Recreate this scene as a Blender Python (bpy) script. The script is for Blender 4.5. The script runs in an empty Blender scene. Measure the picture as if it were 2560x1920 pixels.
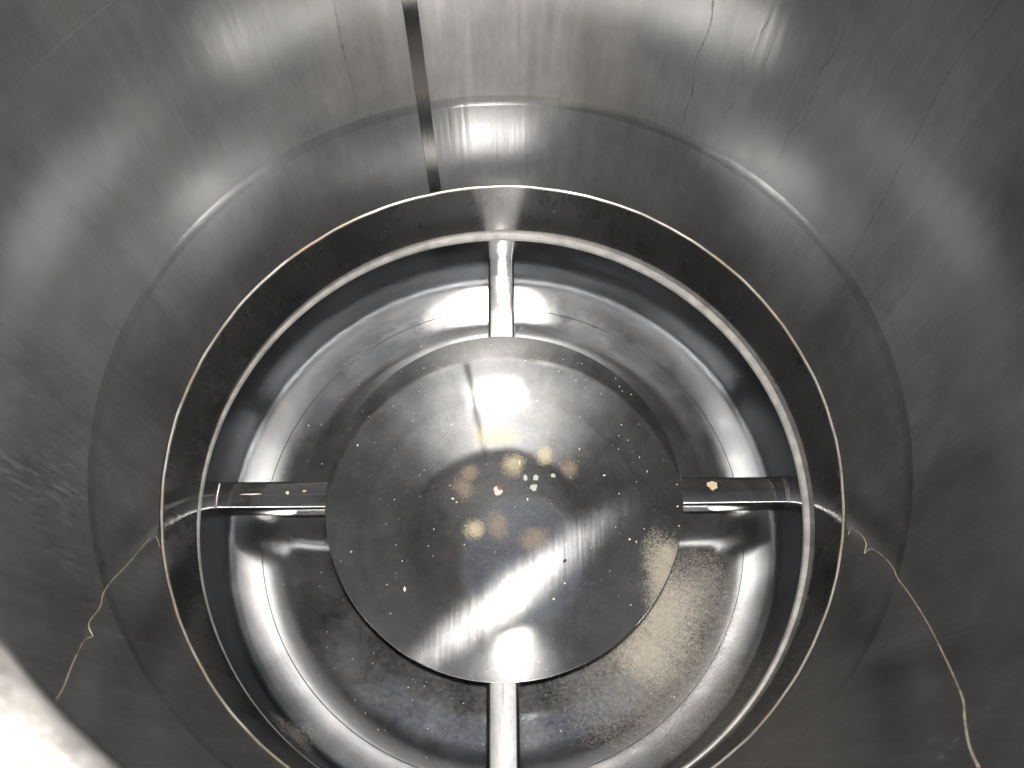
import bpy, bmesh, math, random
from mathutils import Vector, Matrix

random.seed(7)
S = 0.3                                  # tank radius, metres
def Z(d): return (2.85 - d) * S          # depth below the lens, in radii -> height
PI = math.pi
scene = bpy.context.scene
COL = scene.collection

# ------------------------------------------------------------------ camera
cam_d = bpy.data.cameras.new('camera'); cam = bpy.data.objects.new('camera', cam_d); COL.objects.link(cam)
scene.camera = cam
cam_d.sensor_width = 36.0; cam_d.lens = 27.0; cam_d.clip_start = 0.005; cam_d.clip_end = 50
fwd = Vector((math.sin(0.003), math.sin(0.45), -math.cos(0.45))).normalized()
rt = fwd.cross(Vector((0, 1, 0))).normalized(); up = rt.cross(fwd)
rl = -0.011
r2 = rt * math.cos(rl) + up * math.sin(rl); u2 = -rt * math.sin(rl) + up * math.cos(rl)
CAM = Vector((0.023 * S, -0.815 * S, Z(0)))
cam.matrix_world = Matrix(((r2.x, u2.x, -fwd.x, CAM.x), (r2.y, u2.y, -fwd.y, CAM.y), (r2.z, u2.z, -fwd.z, CAM.z), (0, 0, 0, 1)))
cam_d.dof.use_dof = True; cam_d.dof.focus_distance = 0.80; cam_d.dof.aperture_fstop = 13.0

# ------------------------------------------------------------------ light
w = bpy.data.worlds.new('World'); scene.world = w; w.use_nodes = True
w.node_tree.nodes['Background'].inputs[0].default_value = (0.62, 0.71, 0.90, 1)
w.node_tree.nodes['Background'].inputs[1].default_value = 0.25
def area(name, loc, target, size, power, col, shape='DISK'):
    L = bpy.data.lights.new(name, 'AREA'); L.shape = shape; L.size = size; L.energy = power; L.color = col
    o = bpy.data.objects.new(name, L); COL.objects.link(o); o.location = loc
    o.rotation_euler = (Vector(target) - Vector(loc)).to_track_quat('-Z', 'Y').to_euler()
    return o
FLASH = CAM + r2 * 0.006 + u2 * 0.042 - fwd * 0.002
fl = area('phone_flash', FLASH, FLASH + fwd, 0.020, 8.5, (1.0, 0.935, 0.865)); fl.data.spread = math.radians(125)
scene.view_settings.view_transform = 'Standard'; scene.view_settings.look = 'None'
scene.view_settings.exposure = 0.0; scene.view_settings.gamma = 1.0
scene.cycles.use_denoising = True
scene.cycles.max_bounces = 7; scene.cycles.glossy_bounces = 6; scene.cycles.sample_clamp_indirect = 12
scene.cycles.blur_glossy = 0.3; scene.cycles.caustics_reflective = True

# ------------------------------------------------------------------ node helpers
class NT:
    def __init__(s, name):
        s.m = bpy.data.materials.new(name); s.m.use_nodes = True
        s.t = s.m.node_tree; s.t.nodes.clear()
        s.out = s.t.nodes.new('ShaderNodeOutputMaterial')
        s.co = s.t.nodes.new('ShaderNodeTexCoord').outputs['Object']
    def n(s, typ, **kw):
        nd = s.t.nodes.new(typ)
        for k, v in kw.items(): setattr(nd, k, v)
        return nd
    def put(s, sock, v):
        if hasattr(v, 'is_output'): s.t.links.new(v, sock)
        elif v is not None: sock.default_value = v
    def math(s, op, a, b=None, c=None, clamp=False):
        nd = s.n('ShaderNodeMath', operation=op, use_clamp=clamp)
        s.put(nd.inputs[0], a); s.put(nd.inputs[1], b)
        if c is not None: s.put(nd.inputs[2], c)
        return nd.outputs[0]
    def mapping(s, scale=(1, 1, 1), rot=(0, 0, 0), loc=(0, 0, 0), src=None):
        nd = s.n('ShaderNodeMapping'); s.put(nd.inputs[0], src or s.co)
        nd.inputs['Location'].default_value = loc; nd.inputs['Rotation'].default_value = rot; nd.inputs['Scale'].default_value = scale
        return nd.outputs[0]
    def noise(s, vec, scale, detail=4, rough=0.55, dist=0.0):
        nd = s.n('ShaderNodeTexNoise'); s.put(nd.inputs['Vector'], vec)
        nd.inputs['Scale'].default_value = scale; nd.inputs['Detail'].default_value = detail
        nd.inputs['Roughness'].default_value = rough; nd.inputs['Distortion'].default_value = dist
        return nd.outputs['Fac']
    def rng(s, v, a, b, c, d, smooth=False):
        nd = s.n('ShaderNodeMapRange'); nd.clamp = True
        if smooth: nd.interpolation_type = 'SMOOTHSTEP'
        for i, x in enumerate((v, a, b, c, d)): s.put(nd.inputs[i], x)
        return nd.outputs[0]
    def mixc(s, f, a, b, blend='MIX'):
        nd = s.n('ShaderNodeMix', data_type='RGBA', blend_type=blend)
        s.put(nd.inputs[0], f); s.put(nd.inputs[6], a); s.put(nd.inputs[7], b)
        return nd.outputs[2]
    def mixs(s, f, a, b):
        nd = s.n('ShaderNodeMixShader'); s.put(nd.inputs[0], f); s.put(nd.inputs[1], a); s.put(nd.inputs[2], b)
        return nd.outputs[0]
    def metal(s, col, rough, normal=None, aniso=0.0, tangent=None):
        nd = s.n('ShaderNodeBsdfPrincipled'); nd.inputs['Metallic'].default_value = 1.0
        s.put(nd.inputs['Base Color'], col); s.put(nd.inputs['Roughness'], rough)
        if normal is not None: s.put(nd.inputs['Normal'], normal)
        if tangent is not None:
            s.put(nd.inputs['Anisotropic'], aniso); s.put(nd.inputs['Tangent'], tangent)
        return nd.outputs[0]
    def satin(s, col, rough, normal=None, aniso=None, tangent=None):
        nd = s.n('ShaderNodeBsdfAnisotropic', distribution='BECKMANN')
        s.put(nd.inputs['Color'], col); s.put(nd.inputs['Roughness'], rough)
        if normal is not None: s.put(nd.inputs['Normal'], normal)
        if tangent is not None:
            s.put(nd.inputs['Anisotropy'], aniso); s.put(nd.inputs['Tangent'], tangent)
        return nd.outputs[0]
    def dull(s, col, rough=0.85, normal=None):
        nd = s.n('ShaderNodeBsdfPrincipled'); s.put(nd.inputs['Base Color'], col); s.put(nd.inputs['Roughness'], rough)
        nd.inputs['Specular IOR Level'].default_value = 0.25
        if normal is not None: s.put(nd.inputs['Normal'], normal)
        return nd.outputs[0]
    def bump(s, h, strength, dist, normal=None):
        nd = s.n('ShaderNodeBump'); s.put(nd.inputs['Height'], h)
        nd.inputs['Strength'].default_value = strength; nd.inputs['Distance'].default_value = dist
        if normal is not None: s.put(nd.inputs['Normal'], normal)
        return nd.outputs[0]
    def dist(s, p, scale=(1, 1, 1)):
        sub = s.n('ShaderNodeVectorMath', operation='SUBTRACT'); s.put(sub.inputs[0], s.co); sub.inputs[1].default_value = p
        mul = s.n('ShaderNodeVectorMath', operation='MULTIPLY'); s.put(mul.inputs[0], sub.outputs[0]); mul.inputs[1].default_value = scale
        ln = s.n('ShaderNodeVectorMath', operation='LENGTH'); s.put(ln.inputs[0], mul.outputs[0])
        return ln.outputs['Value']
    def end(s, sh): s.put(s.out.inputs['Surface'], sh); return s.m

def rgb(r, g, b): return (r, g, b, 1)

# ------------------------------------------------------------------ materials
def wall_steel(name, base, sharp, broad, fac, dust=0.0, wav=0.35, an=0.0, scuff=0.0):
    t = NT(name)
    tz = t.n('ShaderNodeCombineXYZ'); tz.inputs[2].default_value = 1.0     # polished round the shell: light spreads up and down
    streak = t.noise(t.mapping((30, 30, 3.0)), 1.0, 5, 0.65)
    fine = t.noise(t.mapping((260, 260, 7)), 1.0, 3, 0.6)
    cloud = t.noise(t.mapping((1, 1, 0.6)), 13.0, 6, 0.62)
    grain = t.noise(t.mapping((1, 1, 0.45)), 85, 7, 0.75)
    v = t.math('ADD', t.math('ADD', t.math('MULTIPLY', streak, 0.25), t.math('MULTIPLY', cloud, 0.45)), t.math('MULTIPLY', grain, 0.30))
    col = t.mixc(t.rng(v, 0.36, 0.62, 0, 1), rgb(*[c * 0.84 for c in base]), rgb(*[min(1, c * 1.12) for c in base]))
    col = t.mixc(t.rng(fine, 0.34, 0.66, 0.0, 0.20), col, rgb(*[c * 0.55 for c in base]))
    wv = t.noise(t.mapping((1, 1, 0.55)), 7.0, 2, 0.5)
    nrm = t.bump(wv, wav, 0.02)
    nrm2 = t.bump(fine, 0.12, 0.0006, nrm)
    a = t.satin(col, t.math('ADD', sharp, t.math('MULTIPLY', t.math('SUBTRACT', cloud, 0.5), 0.10)), nrm2)
    b = t.satin(col, t.math('ADD', broad, t.math('MULTIPLY', t.math('SUBTRACT', streak, 0.5), 0.12)), nrm2, an, tz.outputs[0] if an else None)
    sh = t.mixs(t.math('ADD', fac, t.math('MULTIPLY', t.math('SUBTRACT', v, 0.5), 1.1 * fac), clamp=True), a, b)
    if dust:
        # pale wiped-on film and dashes, thickest on the west side of the shell
        d1 = t.noise(t.mapping((330, 330, 42), (0.10, 0.06, 0)), 1.0, 6, 0.78)
        d2 = t.noise(t.mapping((1, 1, 0.7)), 26, 6, 0.7)
        d3 = t.noise(t.mapping((1, 1, 1)), 7, 2, 0.5)
        west = t.rng(t.dist((-0.29, 0.02, 0.36), (0.8, 0.8, 0.8)), 0.04, 0.30, 1, 0.16)
        k = t.math('MULTIPLY', t.rng(t.math('ADD', d1, t.math('MULTIPLY', t.math('SUBTRACT', d3, 0.5), 0.5)), 0.60, 0.74, 0, 1.0), west)
        film = t.math('MULTIPLY', t.rng(d2, 0.40, 0.75, 0.0, 0.16), t.rng(d3, 0.35, 0.65, 0.15, 1.0))
        sh = t.mixs(t.math('MAXIMUM', t.math('MULTIPLY', k, scuff), t.math('MULTIPLY', film, dust), clamp=True), sh, t.dull(rgb(0.26, 0.26, 0.255)))
    return t.end(sh)

M = {}
BASE = (0.288, 0.290, 0.292)
M['wall'] = wall_steel('brushed_steel_wall', BASE, 0.19, 0.52, 0.70, dust=0.40, wav=0.11, an=-0.40, scuff=0.26)
M['wall_mid'] = wall_steel('brushed_steel_low_course', BASE, 0.175, 0.51, 0.58, dust=0.32, wav=0.11, an=-0.40, scuff=0.22)
M['wall_low'] = wall_steel('polished_steel_lower_wall', (0.268, 0.268, 0.268), 0.14, 0.46, 0.25, dust=0.12, wav=0.10, an=-0.45)
M['base'] = wall_steel('polished_steel_base_wall', (0.32, 0.315, 0.31), 0.11, 0.38, 0.12, dust=0.0, wav=0.1, an=-0.45)
M['weld'] = wall_steel('ground_weld_steel', (0.20, 0.196, 0.19), 0.12, 0.45, 0.05, wav=0.05)
M['band'] = wall_steel('ground_ring_steel', (0.278, 0.281, 0.284), 0.15, 0.50, 0.52, wav=0.15, an=-0.40)
M['bead'] = wall_steel('bright_weld_steel', (0.62, 0.60, 0.57), 0.10, 0.40, 0.2, wav=0.4)
M['bar'] = wall_steel('polished_tube_steel', (0.48, 0.485, 0.49), 0.10, 0.40, 0.10, dust=0.25, wav=0.08)

# joint line at the foot of the shell: grey metal crusted with cream and rust residue
t = NT('crusted_joint_residue')
n1 = t.noise(t.mapping((1, 1, 1)), 38, 4, 0.6); n2 = t.noise(t.mapping((1, 1, 1)), 150, 3, 0.6); n3 = t.noise(t.mapping((1, 1, 1), loc=(3, 1, 2)), 17, 3, 0.5)
c1 = t.mixc(t.rng(n1, 0.45, 0.58, 0, 1), rgb(0.075, 0.071, 0.062), rgb(0.12, 0.096, 0.056))
c1 = t.mixc(t.rng(n3, 0.60, 0.70, 0, 0.6), c1, rgb(0.15, 0.09, 0.05))
c1 = t.mixc(t.rng(n2, 0.60, 0.68, 0, 0.8), c1, rgb(0.04, 0.035, 0.03))
M['residue'] = t.end(t.mixs(t.rng(n3, 0.40, 0.55, 0.10, 0.75), t.metal(rgb(0.4, 0.39, 0.37), 0.35), t.dull(c1, 0.7)))

# sawn edge of the collar: satin bright
t = NT('satin_cut_edge')
n1 = t.noise(t.mapping((1, 1, 1)), 60, 4, 0.6)
M['edge'] = t.end(t.mixs(0.80, t.metal(t.mixc(n1, rgb(0.45, 0.45, 0.43), rgb(0.62, 0.61, 0.60)), 0.36), t.dull(t.mixc(t.rng(n1, 0.35, 0.65, 0, 1), rgb(0.11, 0.111, 0.109), rgb(0.22, 0.22, 0.215)), 0.6)))

# floor: spun mirror steel with powder crust
t = NT('spun_steel_floor')
sep = t.n('ShaderNodeSeparateXYZ'); t.put(sep.inputs[0], t.co)
rad = t.math('SQRT', t.math('ADD', t.math('POWER', sep.outputs[0], 2.0), t.math('POWER', sep.outputs[1], 2.0)))
comb = t.n('ShaderNodeCombineXYZ'); t.put(comb.inputs[0], rad)
jit = t.noise(t.mapping((1, 1, 1)), 6, 2); t.put(comb.inputs[1], t.math('MULTIPLY', jit, 0.02))
rings = t.noise(comb.outputs[0], 420, 3, 0.7)
rings_b = t.noise(comb.outputs[0], 70, 2, 0.5)
cloud = t.noise(t.mapping((1, 1, 1)), 16, 5, 0.6)
fine = t.noise(t.mapping((1, 1, 1)), 210, 4, 0.7)
mot = t.math('ADD', t.math('MULTIPLY', cloud, 0.6), t.math('MULTIPLY', fine, 0.4))
col = t.mixc(t.rng(mot, 0.32, 0.68, 0, 1), rgb(0.26, 0.272, 0.288), rgb(0.385, 0.392, 0.40))
nr = t.bump(rings, 0.10, 0.0004, t.bump(rings_b, 0.10, 0.0008, t.bump(t.noise(t.mapping((1, 1, 1)), 11, 2), 0.10, 0.008)))
knk = t.math('MULTIPLY', t.rng(rad, 0.222, 0.258, 0.0, 1.0, True), t.rng(sep.outputs[2], Z(2.69), Z(2.66), 1.0, 0.12))
rv = t.n('ShaderNodeCombineXYZ'); t.put(rv.inputs[0], sep.outputs[0]); t.put(rv.inputs[1], sep.outputs[1])
ra = t.n('ShaderNodeVectorMath', operation='ADD'); ra.inputs[1].default_value = (0, 0, 1)
rn = t.n('ShaderNodeVectorMath', operation='NORMALIZE'); t.put(rn.inputs[0], rv.outputs[0]); t.put(ra.inputs[0], rn.outputs[0])
a = t.satin(col, t.math('ADD', t.math('ADD', 0.10, t.math('MULTIPLY', cloud, 0.06)), t.math('MULTIPLY', knk, 0.12)), nr, t.math('MULTIPLY', knk, -0.5), ra.outputs[0])
b = t.satin(col, 0.40, nr)
sh = t.mixs(t.rng(t.math('ADD', t.math('MULTIPLY', cloud, 0.6), t.math('MULTIPLY', fine, 0.4)), 0.35, 0.7, 0.01, 0.09), a, b)
def blob(t, spots, amp, nscale, lo, hi, detail=6, rough=0.65):
    nz = t.math('MULTIPLY', t.math('SUBTRACT', t.noise(t.mapping((1, 1, 1)), nscale, detail, rough), 0.5), amp)
    acc = None
    for p, r, sc in spots:
        d = t.math('ADD', t.math('DIVIDE', t.dist(p, sc), r), nz)
        k = t.rng(d, lo, hi, 1.0, 0.0, True)
        acc = k if acc is None else t.math('MAXIMUM', acc, k)
    return acc
tan = t.mixc(fine, rgb(0.20, 0.185, 0.15), rgb(0.38, 0.355, 0.30))
def spray(t, spots, amp=0.5, lowscale=22, grain=520, lo=0.72, hi=1.05, reach=1.5):
    dens = blob(t, spots, amp, lowscale, -0.1, reach, 5, 0.7)
    g = t.noise(t.mapping((1, 1, 1)), grain, 3, 0.75)
    return t.rng(t.math('ADD', g, t.math('MULTIPLY', dens, 0.62)), lo, hi, 0.0, 1.0)
core = spray(t, [((0.170, -0.112, 0.03), 0.060, (1.2, 0.8, 0.3)), ((0.150, -0.150, 0.03), 0.042, (1, 1, 0.3))], 0.9, 30)
crust = spray(t, [((0.150, -0.165, 0.03), 0.120, (1, 1, 0.3)), ((0.205, -0.095, 0.03), 0.060, (1, 0.8, 0.3))], 0.9, 16, 430, 0.72, 1.10)
sw = spray(t, [((-0.190, -0.218, 0.075), 0.030, (1.0, 1.0, 0.7))], 1.4, 60, 350)
haze = t.rng(t.math('ADD', t.math('MULTIPLY', cloud, 0.6), t.math('MULTIPLY', fine, 0.4)), 0.36, 0.70, 0.01, 0.075)
sh = t.mixs(haze, sh, t.dull(rgb(0.15, 0.155, 0.165)))
sh = t.mixs(t.math('MULTIPLY', crust, 0.65), sh, t.dull(t.mixc(fine, rgb(0.05, 0.048, 0.045), rgb(0.30, 0.285, 0.26))))
sh = t.mixs(t.math('MULTIPLY', core, 0.72), sh, t.dull(tan))
sh = t.mixs(t.math('MULTIPLY', sw, 0.8), sh, t.dull(rgb(0.20, 0.19, 0.16)))
M['floor'] = t.end(sh)

# dome: fine straight polish marks, mineral stains
t = NT('polished_dome_steel')
cloud = t.noise(t.mapping((1, 1, 1)), 14, 5, 0.6); fine = t.noise(t.mapping((1, 1, 1)), 260, 4, 0.7)
scr = t.noise(t.mapping((480, 14, 14), (0, 0, -0.64)), 1.0, 2, 0.6)
mot = t.math('ADD', t.math('MULTIPLY', cloud, 0.6), t.math('MULTIPLY', fine, 0.4))
col = t.mixc(t.rng(mot, 0.36, 0.64, 0, 1), rgb(0.275, 0.288, 0.305), rgb(0.425, 0.432, 0.44))
tv = t.n('ShaderNodeCombineXYZ'); tv.inputs[0].default_value = 0.80; tv.inputs[1].default_value = 0.60
nr = t.bump(scr, 0.02, 0.0003, t.bump(t.noise(t.mapping((1, 1, 1)), 9, 2), 0.10, 0.008))
a = t.satin(col, t.math('ADD', 0.08, t.math('MULTIPLY', cloud, 0.06)), nr)
b = t.satin(col, 0.30, nr, -0.58, tv.outputs[0])
sh = t.mixs(t.rng(t.math('ADD', t.math('MULTIPLY', cloud, 0.5), t.math('MULTIPLY', scr, 0.5)), 0.35, 0.7, 0.04, 0.13), a, b)
c2 = t.satin(col, 0.62, nr)
sh = t.mixs(0.03, sh, c2)
film = t.math('ADD', t.rng(t.math('ADD', t.math('MULTIPLY', cloud, 0.5), t.math('MULTIPLY', fine, 0.5)), 0.42, 0.68, 0.0, 0.05), t.math('MULTIPLY', spray(t, [((0.0, -0.01, 0.115), 0.085, (1, 1, 1))], 0.9, 22, 600, 0.72, 1.20), 0.25))
sh = t.mixs(film, sh, t.dull(rgb(0.16, 0.165, 0.175), 0.7))
sy = [((-0.0109, 0.0516, 0.1152), 0.022, (0.75, 1.5, 1)), ((0.0103, 0.0229, 0.1168), 0.0135, (1, 1, 1)), ((0.0412, 0.0307, 0.1153), 0.011, (1, 1, 1)), ((-0.029, -0.0456, 0.1151), 0.0115, (1, 1, 1))]
sb = [((0.0678, 0.0175, 0.1135), 0.011, (1, 1, 1)), ((-0.041, -0.0033, 0.116), 0.013, (1, 1, 1)), ((-0.0063, -0.0415, 0.1159), 0.015, (1.1, 1, 1)), ((0.0298, -0.0552, 0.1143), 0.016, (1, 1, 1)), ((-0.034, 0.012, 0.116), 0.010, (1, 1, 1))]
se = [((0.156, -0.086, 0.093), 0.030, (1.3, 0.75, 1)), ((0.163, -0.070, 0.093), 0.02, (1, 1, 1))]
sh = t.mixs(t.math('MULTIPLY', spray(t, sy, 1.5, 42, 700, 0.70, 1.06, 1.7), 0.62), sh, t.dull(t.mixc(fine, rgb(0.24, 0.21, 0.13), rgb(0.36, 0.325, 0.22))))
sh = t.mixs(t.math('MULTIPLY', spray(t, sb, 1.5, 42, 700, 0.70, 1.08, 1.7), 0.42), sh, t.dull(t.mixc(fine, rgb(0.14, 0.10, 0.07), rgb(0.22, 0.175, 0.125))))
sh = t.mixs(t.math('MULTIPLY', spray(t, se, 1.3, 30, 620, 0.70, 1.08, 1.8), 0.66), sh, t.dull(t.mixc(fine, rgb(0.20, 0.185, 0.15), rgb(0.34, 0.315, 0.26))))
M['dome'] = t.end(sh)

def plain(name, c, rough=0.8, var=0.25, sc=300):
    t = NT(name); n = t.noise(t.mapping((1, 1, 1)), sc, 3)
    return t.end(t.dull(t.mixc(n, rgb(*[x * (1 - var) for x in c]), rgb(*[min(1, x * (1 + var)) for x in c])), rough))
M['fleck'] = plain('pale_mineral_fleck', (0.40, 0.39, 0.35))
M['flake_green'] = plain('grey_green_flake', (0.20, 0.22, 0.205))
M['flake_white'] = plain('white_flake', (0.30, 0.265, 0.24))
M['rust'] = plain('rust_brown', (0.10, 0.05, 0.03))
M['crumb'] = plain('dark_crumb', (0.03, 0.028, 0.026))
M['tan'] = plain('tan_flake', (0.26, 0.22, 0.155))
t = NT('dried_drip'); n1 = t.noise(t.mapping((1, 1, 1)), 90, 4, 0.6)
tr = t.n('ShaderNodeBsdfTransparent').outputs[0]
M['drip'] = t.end(t.mixs(t.rng(n1, 0.38, 0.62, 0.05, 0.42), tr, t.dull(rgb(0.02, 0.018, 0.016), 0.6)))
t = NT('pale_bar_reflection'); n1 = t.noise(t.mapping((1, 1, 1)), 34, 3, 0.6)  # pale colour imitating a bright bar edge mirrored in the wall
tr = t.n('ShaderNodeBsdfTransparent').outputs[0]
M['reflection_line'] = t.end(t.mixs(t.rng(n1, 0.36, 0.50, 0.12, 1.0), tr, t.dull(t.mixc(t.noise(t.mapping((1, 1, 1)), 120, 3), rgb(0.16, 0.14, 0.12), rgb(0.46, 0.40, 0.32)), 0.5)))
t = NT('galvanised_rim'); n1 = t.rng(t.noise(t.mapping((1, 1, 1)), 60, 6, 0.7), 0.36, 0.62, 0, 1); n2 = t.noise(t.mapping((1, 1, 1)), 160, 3)
M['rim'] = t.end(t.mixs(0.5, t.metal(rgb(0.10, 0.099, 0.098), 0.38, t.bump(n1, 0.5, 0.004)), t.dull(t.mixc(n1, rgb(0.012, 0.012, 0.012), rgb(0.11, 0.109, 0.107)), 0.6, t.bump(n2, 0.3, 0.002))))

# ------------------------------------------------------------------ mesh helpers
def link(name, me, mat, parent=None, smooth=True):
    o = bpy.data.objects.new(name, me); COL.objects.link(o)
    if mat: me.materials.append(mat)
    if smooth:
        for p in me.polygons: p.use_smooth = True
        try: me.set_sharp_from_angle(angle=math.radians(35))
        except Exception: pass
    if parent: o.parent = parent
    return o
def mesh(name, v, f):
    me = bpy.data.meshes.new(name); me.from_pydata(v, [], f); me.validate(); me.update()
    bm = bmesh.new(); bm.from_mesh(me); bmesh.ops.recalc_face_normals(bm, faces=bm.faces); bm.to_mesh(me); bm.free()
    return me
def revolve(name, prof, mat, parent, n=192, cx=0.0, cy=0.0, closed=True, wob=0.0):
    """closed (r, z) loop spun round the vertical through (cx, cy)"""
    v, f = [], []; k = len(prof)
    for i in range(n):
        a = 2 * PI * i / n; c, s = math.cos(a), math.sin(a)
        j = wob * (math.sin(5 * a + 1) + 0.7 * math.sin(13 * a) + 0.6 * math.sin(29 * a + 2) + 0.5 * math.sin(61 * a)) if wob else 0.0
        for r, z in prof: v.append((cx + (r + j) * c, cy + (r + j) * s, z + j * 0.6))
    for i in range(n):
        j = (i + 1) % n
        for q in range(k if closed else k - 1):
            p = (q + 1) % k
            f.append((i * k + q, j * k + q, j * k + p, i * k + p))
    return link(name, mesh(name, v, f), mat, parent)
def thing(name, label, cat, loc=(0, 0, 0), group=None):
    o = bpy.data.objects.new(name, None); COL.objects.link(o); o.location = loc
    o['label'] = label; o['category'] = cat
    if group: o['group'] = group
    return o
def tag(o, label, cat, group=None, kind=None):
    o['label'] = label; o['category'] = cat
    if group: o['group'] = group
    if kind: o['kind'] = kind
    return o
def tube(name, pts, rad, mat, parent=None, seg=6):
    pts = [Vector(p) for p in pts]; v, f = [], []
    for i, p in enumerate(pts):
        d = (pts[min(i + 1, len(pts) - 1)] - pts[max(i - 1, 0)]).normalized()
        a = d.cross(Vector((0.3, 0.2, 1))).normalized(); b = d.cross(a)
        for k in range(seg):
            th = 2 * PI * k / seg; v.append(p + (a * math.cos(th) + b * math.sin(th)) * rad)
    for i in range(len(pts) - 1):
        for k in range(seg):
            l = (k + 1) % seg; f.append((i * seg + k, i * seg + l, (i + 1) * seg + l, (i + 1) * seg + k))
    f.append(tuple(range(seg))); f.append(tuple((len(pts) - 1) * seg + k for k in range(seg)))
    return link(name, mesh(name, v, f), mat, parent)
def smooth_path(pts, sub=6):
    P = [Vector(p) for p in pts]; out = []
    for i in range(len(P) - 1):
        a, b, c, d = P[max(i - 1, 0)], P[i], P[i + 1], P[min(i + 2, len(P) - 1)]
        for k in range(sub):
            u = k / sub
            out.append(0.5 * ((2 * b) + (c - a) * u + (2 * a - 5 * b + 4 * c - d) * u * u + (3 * b - a - 3 * c + d) * u ** 3))
    out.append(P[-1]); return out

# ------------------------------------------------------------------ the tank
tank = thing('steel_tank', 'round stainless steel tank seen from inside, with weld rings and crossed support bars', 'tank')
T = 0.003
def course(d0, d1, r, mat):
    n = 8; prof = [(r, Z(d0 + (d1 - d0) * i / n)) for i in range(n + 1)]
    prof += [(r + T, Z(d1)), (r + T, Z(d0))]
    return revolve('wall_course', prof, mat, tank)
G = 0.0008 / S
wall_top = course(0.50, 1.092 - 0.0022, S, M['wall'])
wall_mid = course(1.092 + 0.0022, 1.748 - 0.020, S, M['wall'])
wall_low = course(1.748 + 0.020, 2.143, S, M['wall_mid'])
def bead_ring(d, half, h, mat, name='weld_ring'):
    prof = []
    for i in range(13):
        a = PI * i / 12
        prof.append((S - h * math.sin(a) ** 2, Z(d) + half * math.cos(a)))
    prof += [(S + T, Z(d) - half), (S + T, Z(d) + half)]
    return revolve(name, prof, mat, tank, 256)
bead_ring(1.092, 0.0022 * S, 0.00006, M['wall'])
bead_ring(1.748, 0.0060, 0.00008, M['band'])
# vertical weld, a ground flush strip
def strip(az, half_deg, d0, d1, mat, name, proud=0.0005, parent=tank):
    v, f = [], []; nz, na = 24, 6
    for i in range(nz + 1):
        z = Z(d0 + (d1 - d0) * i / nz)
        jog = 0.00012 * math.sin(i * 1.7) + 0.00010 * math.sin(i * 4.1)
        for k in range(na + 1):
            u = (-1, -0.96, -0.5, 0, 0.5, 0.96, 1)[k]
            a = az + math.radians(half_deg) * u + jog / S
            r = S - (proud if abs(u) < 0.99 else -0.0001)
            v.append((r * math.cos(a), r * math.sin(a), z))
    for i in range(nz):
        for k in range(na):
            q = i * (na + 1) + k; f.append((q, q + 1, q + na + 2, q + na + 1))
    return link(name, mesh(name, v, f), mat, parent)
seam_az = math.radians(103.37)
strip(seam_az, 1.18, 0.50, 2.135, M['weld'], 'weld_seam', proud=0.0004)

# skirt below the shell; its upper lip carries the crusted joint line
RS = S * 0.9945
skirt = revolve('wall_course', [(RS, Z(2.146)), (RS, Z(2.22)), (RS, Z(2.30)), (RS, Z(2.418)), (S + T, Z(2.418)), (S + T, Z(2.146))], M['wall_low'], tank)
revolve('joint_ring', [(RS - 0.0004, Z(2.148)), (RS - 0.0002, Z(2.143)), (RS + 0.001, Z(2.1405)), (S - 0.0004, Z(2.139)), (S - 0.0004, Z(2.148))], M['residue'], tank, 256, wob=0.00018)
# collar: slightly off centre so the lip is wide to the north-east and thin to the south-west
CX, CY = -0.0020, -0.0028
RB = S * 0.9825
revolve('collar_edge', [(RB - 0.0003, Z(2.427)), (RB - 0.0002, Z(2.421)), (RB + 0.0008, Z(2.416)), (RB + 0.0026, Z(2.4145)), (S * 1.0080, Z(2.4145)), (S * 1.0080, Z(2.427))], M['edge'], tank, cx=CX, cy=CY)

# dished floor: knuckle, then a shallow dish
KZ = Z(2.665)
prof = [(RB, Z(2.428)), (RB, Z(2.50)), (RB, Z(2.58)), (RB, KZ)]
r, z = RB, KZ
for i in range(8):                       # tight turn from the wall into the head
    ph = math.radians(88 - 42 * i / 7); st = 0.0022
    r -= st * math.cos(ph); z -= st * math.sin(ph); prof.append((r, z))
ph0, rk = 44.0, r
for i in range(24):                      # broad curve of the dished head
    st = (rk - 0.232) / 24; ph = math.radians(ph0 + (9.0 - ph0) * (i + 0.5) / 24)
    r -= st; z -= st * math.tan(ph); prof.append((r, z))
re, ze = r, z
for i in range(1, 25):
    u = i / 24; prof.append((re * (1 - u), ze - 0.5 * re * math.tan(math.radians(9.0)) * (1 - (1 - u) ** 2)))
under = [(r, z - 0.003) for r, z in prof[4:][::-1]]
floor = revolve('tank_floor', prof[:-1] + [(0.0005, prof[-1][1])] + [(0.0005, prof[-1][1] - 0.003)] + under[1:-1] + [(RB + 0.003, KZ - 0.004), (RB + 0.003, Z(2.428))], M['floor'], tank, 192, CX, CY)
def floor_z(r):
    for (ra, za), (rb, zb) in zip(prof[4:], prof[5:]):
        if rb <= r <= ra: return za + (zb - za) * ((ra - r) / max(ra - rb, 1e-9))
    return prof[-1][1]
fl = revolve('floor_weld', [(0.2655 + 0.0004 * math.cos(a), floor_z(0.2655) - 0.0001 + 0.00035 * math.sin(a)) for a in [2 * PI * k / 8 for k in range(8)]], M['weld'], floor, 192, CX, CY)
fl.matrix_parent_inverse = floor.matrix_world.inverted()

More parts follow.
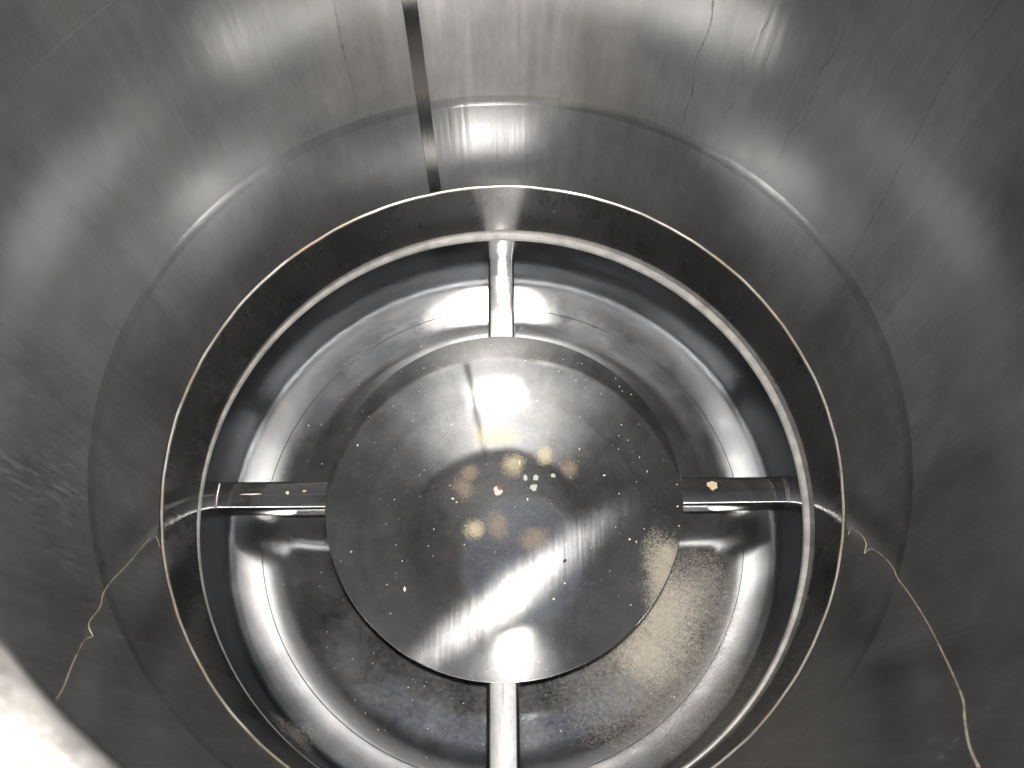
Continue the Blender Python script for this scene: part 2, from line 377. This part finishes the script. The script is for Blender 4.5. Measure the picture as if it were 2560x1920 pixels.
# four support bars of crowned square tube, welded to the collar wall
BT = Z(2.548); BW = 0.0152; BH = 0.026; RC = 0.0038
def bar_profile():
    p = [(0.0, 0.0011)]
    for k in range(7):
        a = PI / 2 - (PI / 2) * k / 6; p.append((BW - RC + RC * math.cos(a), -RC + RC * math.sin(a)))
    for k in range(5):
        a = -(PI / 2) * k / 4; p.append((BW - RC + RC * math.cos(a), -BH + RC + RC * math.sin(a)))
    return p + [(-x, y) for x, y in p[::-1] if x > 0]
def bar(ang):
    pr = bar_profile(); v, f = [], []; c, s = math.cos(ang), math.sin(ang); n = 10; k = len(pr)
    r_out = RB + 0.0015
    for i in range(n + 1):
        d = 0.012 + (r_out - 0.012) * i / n
        for x, y in pr: v.append((CX + d * c - x * s, CY * 0 + d * s + x * c, BT + y))
    for i in range(n):
        for q in range(k):
            m = (q + 1) % k; f.append((i * k + q, (i + 1) * k + q, (i + 1) * k + m, i * k + m))
    f.append(tuple(range(k))); f.append(tuple(n * k + q for q in range(k)))
    b = link('support_bar', mesh('support_bar', v, f), M['bar'], tank)
    # fillet weld where the tube meets the wall
    pts = []
    for x, y in pr:
        rr = RB - 0.0004 - x * x / (2 * RB)
        pts.append((CX + rr * c - x * 1.03 * s, rr * s + x * 1.03 * c, BT + y * 1.03 + 0.0004))
    pts = pts[-9:] + pts[:9]
    tube('weld_bead', pts, 0.0014, M['bead'], b, 8)
    # long seam of the tube, a hairline ridge
    tube('tube_seam', [(CX + d * c, d * s, BT + 0.0011) for d in (0.17, 0.21, 0.25, RB - 0.003)], 0.00022, M['bead'], b, 5)
    return b
for a in (0, PI / 2, PI, 1.5 * PI): bar(a)

# top plate with an off-centre hatch and its thick rim
HC = (0.19 * S, -0.24 * S); HR = 0.70 * S; HZ = Z(0.50)
v, f = [], []; n = 128
for z in (HZ + 0.001, HZ + 0.004):
    for i in range(n):
        a = 2 * PI * i / n
        v.append(((S + 0.004) * math.cos(a), (S + 0.004) * math.sin(a), z))
    for i in range(n):
        # hatch edge sampled so that spokes stay tidy
        a = 2 * PI * i / n
        v.append((HC[0] + HR * math.cos(a), HC[1] + HR * math.sin(a), z))
for i in range(n):
    j = (i + 1) % n
    f += [(i, j, n + j, n + i), (2 * n + i, 2 * n + j, 3 * n + j, 3 * n + i), (i, j, 2 * n + j, 2 * n + i), (n + i, n + j, 3 * n + j, 3 * n + i)]
lid = link('top_plate', mesh('top_plate', v, f), M['wall_low'], tank)
rim = revolve('hatch_rim', [(HR + 0.011 * math.cos(a) + 0.0105, HZ + 0.006 + 0.010 * math.sin(a)) for a in [2 * PI * k / 20 for k in range(20)]], M['rim'], lid, 192, HC[0], HC[1])

# ------------------------------------------------------------------ dome on the crossed bars
DR, DH, DZ = 0.612 * S, 0.083 * S, Z(2.547) + 0.0016
RSPH = (DR * DR + DH * DH) / (2 * DH)
def dome_z(r): return DZ + DH - RSPH + math.sqrt(RSPH * RSPH - r * r)
v, f = [(0, 0, dome_z(0))], []; n = 192; rings = 28
def wob(a): return 1 + 0.0016 * math.sin(3 * a + 0.7) + 0.0009 * math.sin(7 * a + 2.1) + 0.0005 * math.sin(17 * a)
for k in range(1, rings + 1):
    for i in range(n):
        a = 2 * PI * i / n; r = DR * k / rings * (wob(a) if k == rings else 1); v.append((r * math.cos(a), r * math.sin(a), dome_z(r)))
lo = len(v)
for k in range(rings, 0, -1):
    for i in range(n):
        a = 2 * PI * i / n; r = DR * k / rings * (wob(a) if k == rings else 1); v.append((r * math.cos(a), r * math.sin(a), dome_z(r) - 0.0016))
v.append((0, 0, dome_z(0) - 0.0016)); last = len(v) - 1
for i in range(n):
    j = (i + 1) % n
    f.append((0, 1 + i, 1 + j)); f.append((last, last - n + j, last - n + i))
    for k in range(rings * 2 - 1):
        q = 1 + k * n; f.append((q + i, q + n + i, q + n + j, q + j))
dome = link('deflector_dome', mesh('deflector_dome', v, f), M['dome'])
edge = tube('rolled_edge', [(DR * wob(a) * math.cos(a), DR * wob(a) * math.sin(a), dome_z(DR) - 0.0008) for a in [2 * PI * i / 256 for i in range(257)]], 0.00062, M['bar'], dome, 8)
tag(dome, 'shallow polished steel dome with tan stains, resting on the crossed bars', 'dome')

# ------------------------------------------------------------------ modelled bar-edge reflections, drips
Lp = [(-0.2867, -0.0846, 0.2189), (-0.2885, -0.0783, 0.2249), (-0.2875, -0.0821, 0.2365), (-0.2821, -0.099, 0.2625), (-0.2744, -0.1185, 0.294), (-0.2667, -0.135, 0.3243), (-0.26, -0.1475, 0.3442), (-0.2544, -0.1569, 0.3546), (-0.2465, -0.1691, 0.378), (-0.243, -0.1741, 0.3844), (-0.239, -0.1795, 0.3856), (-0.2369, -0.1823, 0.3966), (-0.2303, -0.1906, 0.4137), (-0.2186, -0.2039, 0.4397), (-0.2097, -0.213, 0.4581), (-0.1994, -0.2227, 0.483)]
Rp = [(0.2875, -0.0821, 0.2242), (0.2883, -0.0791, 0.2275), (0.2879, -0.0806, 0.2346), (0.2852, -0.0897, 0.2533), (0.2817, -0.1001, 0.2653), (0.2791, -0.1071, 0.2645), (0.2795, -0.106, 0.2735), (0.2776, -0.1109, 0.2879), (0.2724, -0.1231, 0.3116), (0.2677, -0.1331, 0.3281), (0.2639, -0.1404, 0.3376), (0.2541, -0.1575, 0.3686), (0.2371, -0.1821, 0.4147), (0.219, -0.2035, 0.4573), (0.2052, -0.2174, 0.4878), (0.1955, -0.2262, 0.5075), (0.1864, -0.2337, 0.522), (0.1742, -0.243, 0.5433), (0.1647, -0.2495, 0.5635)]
o = tube('reflection_line', smooth_path(Lp), 0.00025, M['reflection_line'])  # added tubes that draw the bar-edge reflections on the side walls
tag(o, 'thin pale line modelled as the left bar edge reflected in the steel wall, kinked, beside the white hatch rim', 'reflection_line')
o = tube('reflection_line', smooth_path(Rp), 0.00025, M['reflection_line'])
tag(o, 'thin pale line modelled as the right bar edge reflected in the dark right wall, with a hooked upper end', 'reflection_line')

drips = [[(0.2303, 0.1915, 0.5166), (0.2319, 0.1897, 0.5043), (0.2325, 0.1888, 0.4886), (0.2322, 0.1893, 0.4729), (0.2304, 0.1914, 0.461), (0.2316, 0.1899, 0.4477), (0.2317, 0.1898, 0.428), (0.2321, 0.1894, 0.4135), (0.2277, 0.1946, 0.3945), (0.2295, 0.1925, 0.3761), (0.2262, 0.1964, 0.3543), (0.2231, 0.1999, 0.3371)],
 [(0.2746, 0.1197, 0.5716), (0.274, 0.121, 0.5576), (0.2733, 0.1227, 0.5406), (0.2731, 0.123, 0.5255), (0.2733, 0.1226, 0.5083), (0.2746, 0.1197, 0.4803), (0.2752, 0.1182, 0.452), (0.2767, 0.1147, 0.4254), (0.2777, 0.1123, 0.3947), (0.2785, 0.1102, 0.366), (0.2792, 0.1085, 0.3405)],
 [(0.1947, 0.2277, 0.4817), (0.1937, 0.2285, 0.4656), (0.1873, 0.2338, 0.4451), (0.1871, 0.234, 0.4343), (0.1921, 0.2298, 0.4133), (0.1924, 0.2296, 0.3969), (0.1885, 0.2328, 0.3814), (0.1876, 0.2336, 0.373)],
 [(0.159, 0.2539, 0.4692), (0.1614, 0.2523, 0.4506), (0.1602, 0.2531, 0.4331), (0.1581, 0.2545, 0.4098), (0.1616, 0.2522, 0.383), (0.1606, 0.2529, 0.3593), (0.1623, 0.2518, 0.33)],
 [(-0.1235, 0.2729, 0.4571), (-0.1255, 0.272, 0.4244), (-0.1252, 0.2721, 0.3874), (-0.1246, 0.2724, 0.3592)]]
def ribbon(name, pts, wd, mat, parent):
    v, f = [], []; P = smooth_path(pts, 8)
    for i, p in enumerate(P):
        a = math.atan2(p.y, p.x) + random.uniform(-1, 1) * 0.0012
        hw = wd * random.uniform(0.35, 1.1) / S * (0.3 if i in (0, len(P) - 1) else 1)
        for q in (-1, 0, 1):
            r = S - (0.00018 if q == 0 else 0.00003); v.append((r * math.cos(a + q * hw), r * math.sin(a + q * hw), p.z))
    for i in range(len(P) - 1):
        for q in (0, 1): f.append((3 * i + q, 3 * i + q + 1, 3 * i + q + 4, 3 * i + q + 3))
    return link(name, mesh(name, v, f), mat, parent)
for d, wd in zip(drips, (0.0007, 0.0007, 0.0006, 0.0009, 0.0009)): ribbon('drip_stain', d, wd, M['drip'], wall_mid)

# ------------------------------------------------------------------ crumbs and flakes
def nugget(name, p, rx, ry, rz, mat, rotz=0.0, seed=0, parent=None, nrm=None):
    rnd = random.Random(seed); bm = bmesh.new(); bmesh.ops.create_icosphere(bm, subdivisions=2, radius=1.0)
    for q in bm.verts:
        k = 1 + rnd.uniform(-0.28, 0.28); q.co = Vector((q.co.x * rx * k, q.co.y * ry * k, max(q.co.z, -0.3) * rz * k))
    me = bpy.data.meshes.new(name); bm.to_mesh(me); bm.free()
    o = link(name, me, mat, parent); o.location = p; o.rotation_euler = (0, 0, rotz); return o
def on_dome(x, y, lift=0.0002): return (x, y, dome_z(math.hypot(x, y)) + lift)
fl = nugget('mineral_flake', on_dome(-0.0062, -0.0064), 0.0042, 0.0055, 0.0012, M['flake_white'], 0.2, 1)
tag(fl, 'whitish brown-edged flake near the middle of the dome', 'flake')
e = nugget('rust_crust', (0.0022, 0.002, 0.0009), 0.0021, 0.0028, 0.0008, M['rust'], 0.5, 2, fl)
for k, (x, y, r, lab) in enumerate([(0.0296, -0.0032, 0.0040, 'largest grey-green flake right of the whitish flake on the dome'), (0.0325, 0.0070, 0.0034, 'grey-green flake just above the largest one on the dome'),
                                    (0.0219, 0.0070, 0.0028, 'small grey-green flake upper left in its cluster on the dome'), (0.0501, 0.0092, 0.0024, 'small grey-green flake far right of its cluster on the dome')]):
    tag(nugget('mineral_flake', on_dome(x, y), r, r * 0.8, 0.0008, M['flake_green'], k, 10 + k), lab, 'flake', 'grey-green flakes on the dome')
for k, (x, y, r, lab) in enumerate([(0.1444, 0.0716, 0.0022, 'black crumb on the dome nearest its upper right edge'), (0.1337, 0.0387, 0.0020, 'black crumb on the dome right side, second from the top'),
                                    (0.1174, -0.0343, 0.0023, 'black crumb on the dome level with the right bar, left of it'), (0.0586, -0.0758, 0.0021, 'dark crumb beside the bright glare on the lower dome')]):
    tag(nugget('crumb', on_dome(x, y), r, r * 0.7, r * 0.6, M['crumb'], k * 1.3, 20 + k), lab, 'crumb', 'dark crumbs on the dome')
tag(nugget('residue_flake', (0.2163, 0.0045, BT + 0.0006), 0.0050, 0.0055, 0.0006, M['tan'], 0.3, 31), 'tan dried flake stuck on top of the right support bar', 'flake')
tag(nugget('residue_flake', (-0.2066, 0.0035, BT + 0.0006), 0.0022, 0.0014, 0.0005, M['tan'], 0.3, 32), 'tan speck on the left support bar, the one nearer the dome', 'flake')
tag(nugget('residue_flake', (-0.2241, 0.002, BT + 0.0008), 0.0016, 0.0020, 0.0005, M['fleck'], 0.3, 33), 'pale speck on the left support bar, farther from the dome', 'flake')

tag(nugget('residue_streak', (-0.262, 0.0006, BT + 0.0010), 0.0105, 0.0009, 0.0004, M['fleck'], 0.03, 34), 'thin white residue streak along the left support bar near the wall', 'residue')

def specks(name, places, mat, label, cat):
    v, f = [], []; rnd = random.Random(3)
    for (x, y, z, r) in places:
        b = len(v); k = rnd.uniform(0.6, 1.4); a = rnd.uniform(0, PI)
        for q in range(5):
            th = a + 2 * PI * q / 5; rr = r * rnd.uniform(0.7, 1.2)
            v.append((x + rr * math.cos(th) * k, y + rr * math.sin(th) / k, z))
        v.append((x, y, z + r * 0.6))
        for q in range(5): f.append((b + q, b + (q + 1) % 5, b + 5))
    o = link(name, mesh(name, v, f), mat); return tag(o, label, cat, kind='stuff')
rnd = random.Random(11); pl = []
while len(pl) < 330:
    x, y = rnd.uniform(-DR, DR), rnd.uniform(-DR, DR); r = math.hypot(x, y)
    if r > DR * 0.99: continue
    sz = 0.00032 * math.exp(rnd.gauss(0, 0.75)); pl.append((x, y, dome_z(r), min(sz, 0.0013)))
pl += [(*on_dome(-0.096, -0.099, 0), 0.0020)]
specks('dust_specks', pl, M['fleck'], 'tiny pale specks scattered over the dome', 'specks')
pl = []
while len(pl) < 240:
    a = rnd.uniform(0, 2 * PI); r = rnd.uniform(0.60, 0.86) * S
    if min(abs(math.sin(a)), abs(math.cos(a))) * r < BW + 0.003: continue
    sz = 0.00036 * math.exp(rnd.gauss(0, 0.5)); pl.append((r * math.cos(a), r * math.sin(a), floor_z(r) + 0.0001, min(sz, 0.0014)))
specks('floor_specks', pl, M['fleck'], 'tiny pale specks scattered over the tank floor', 'specks')
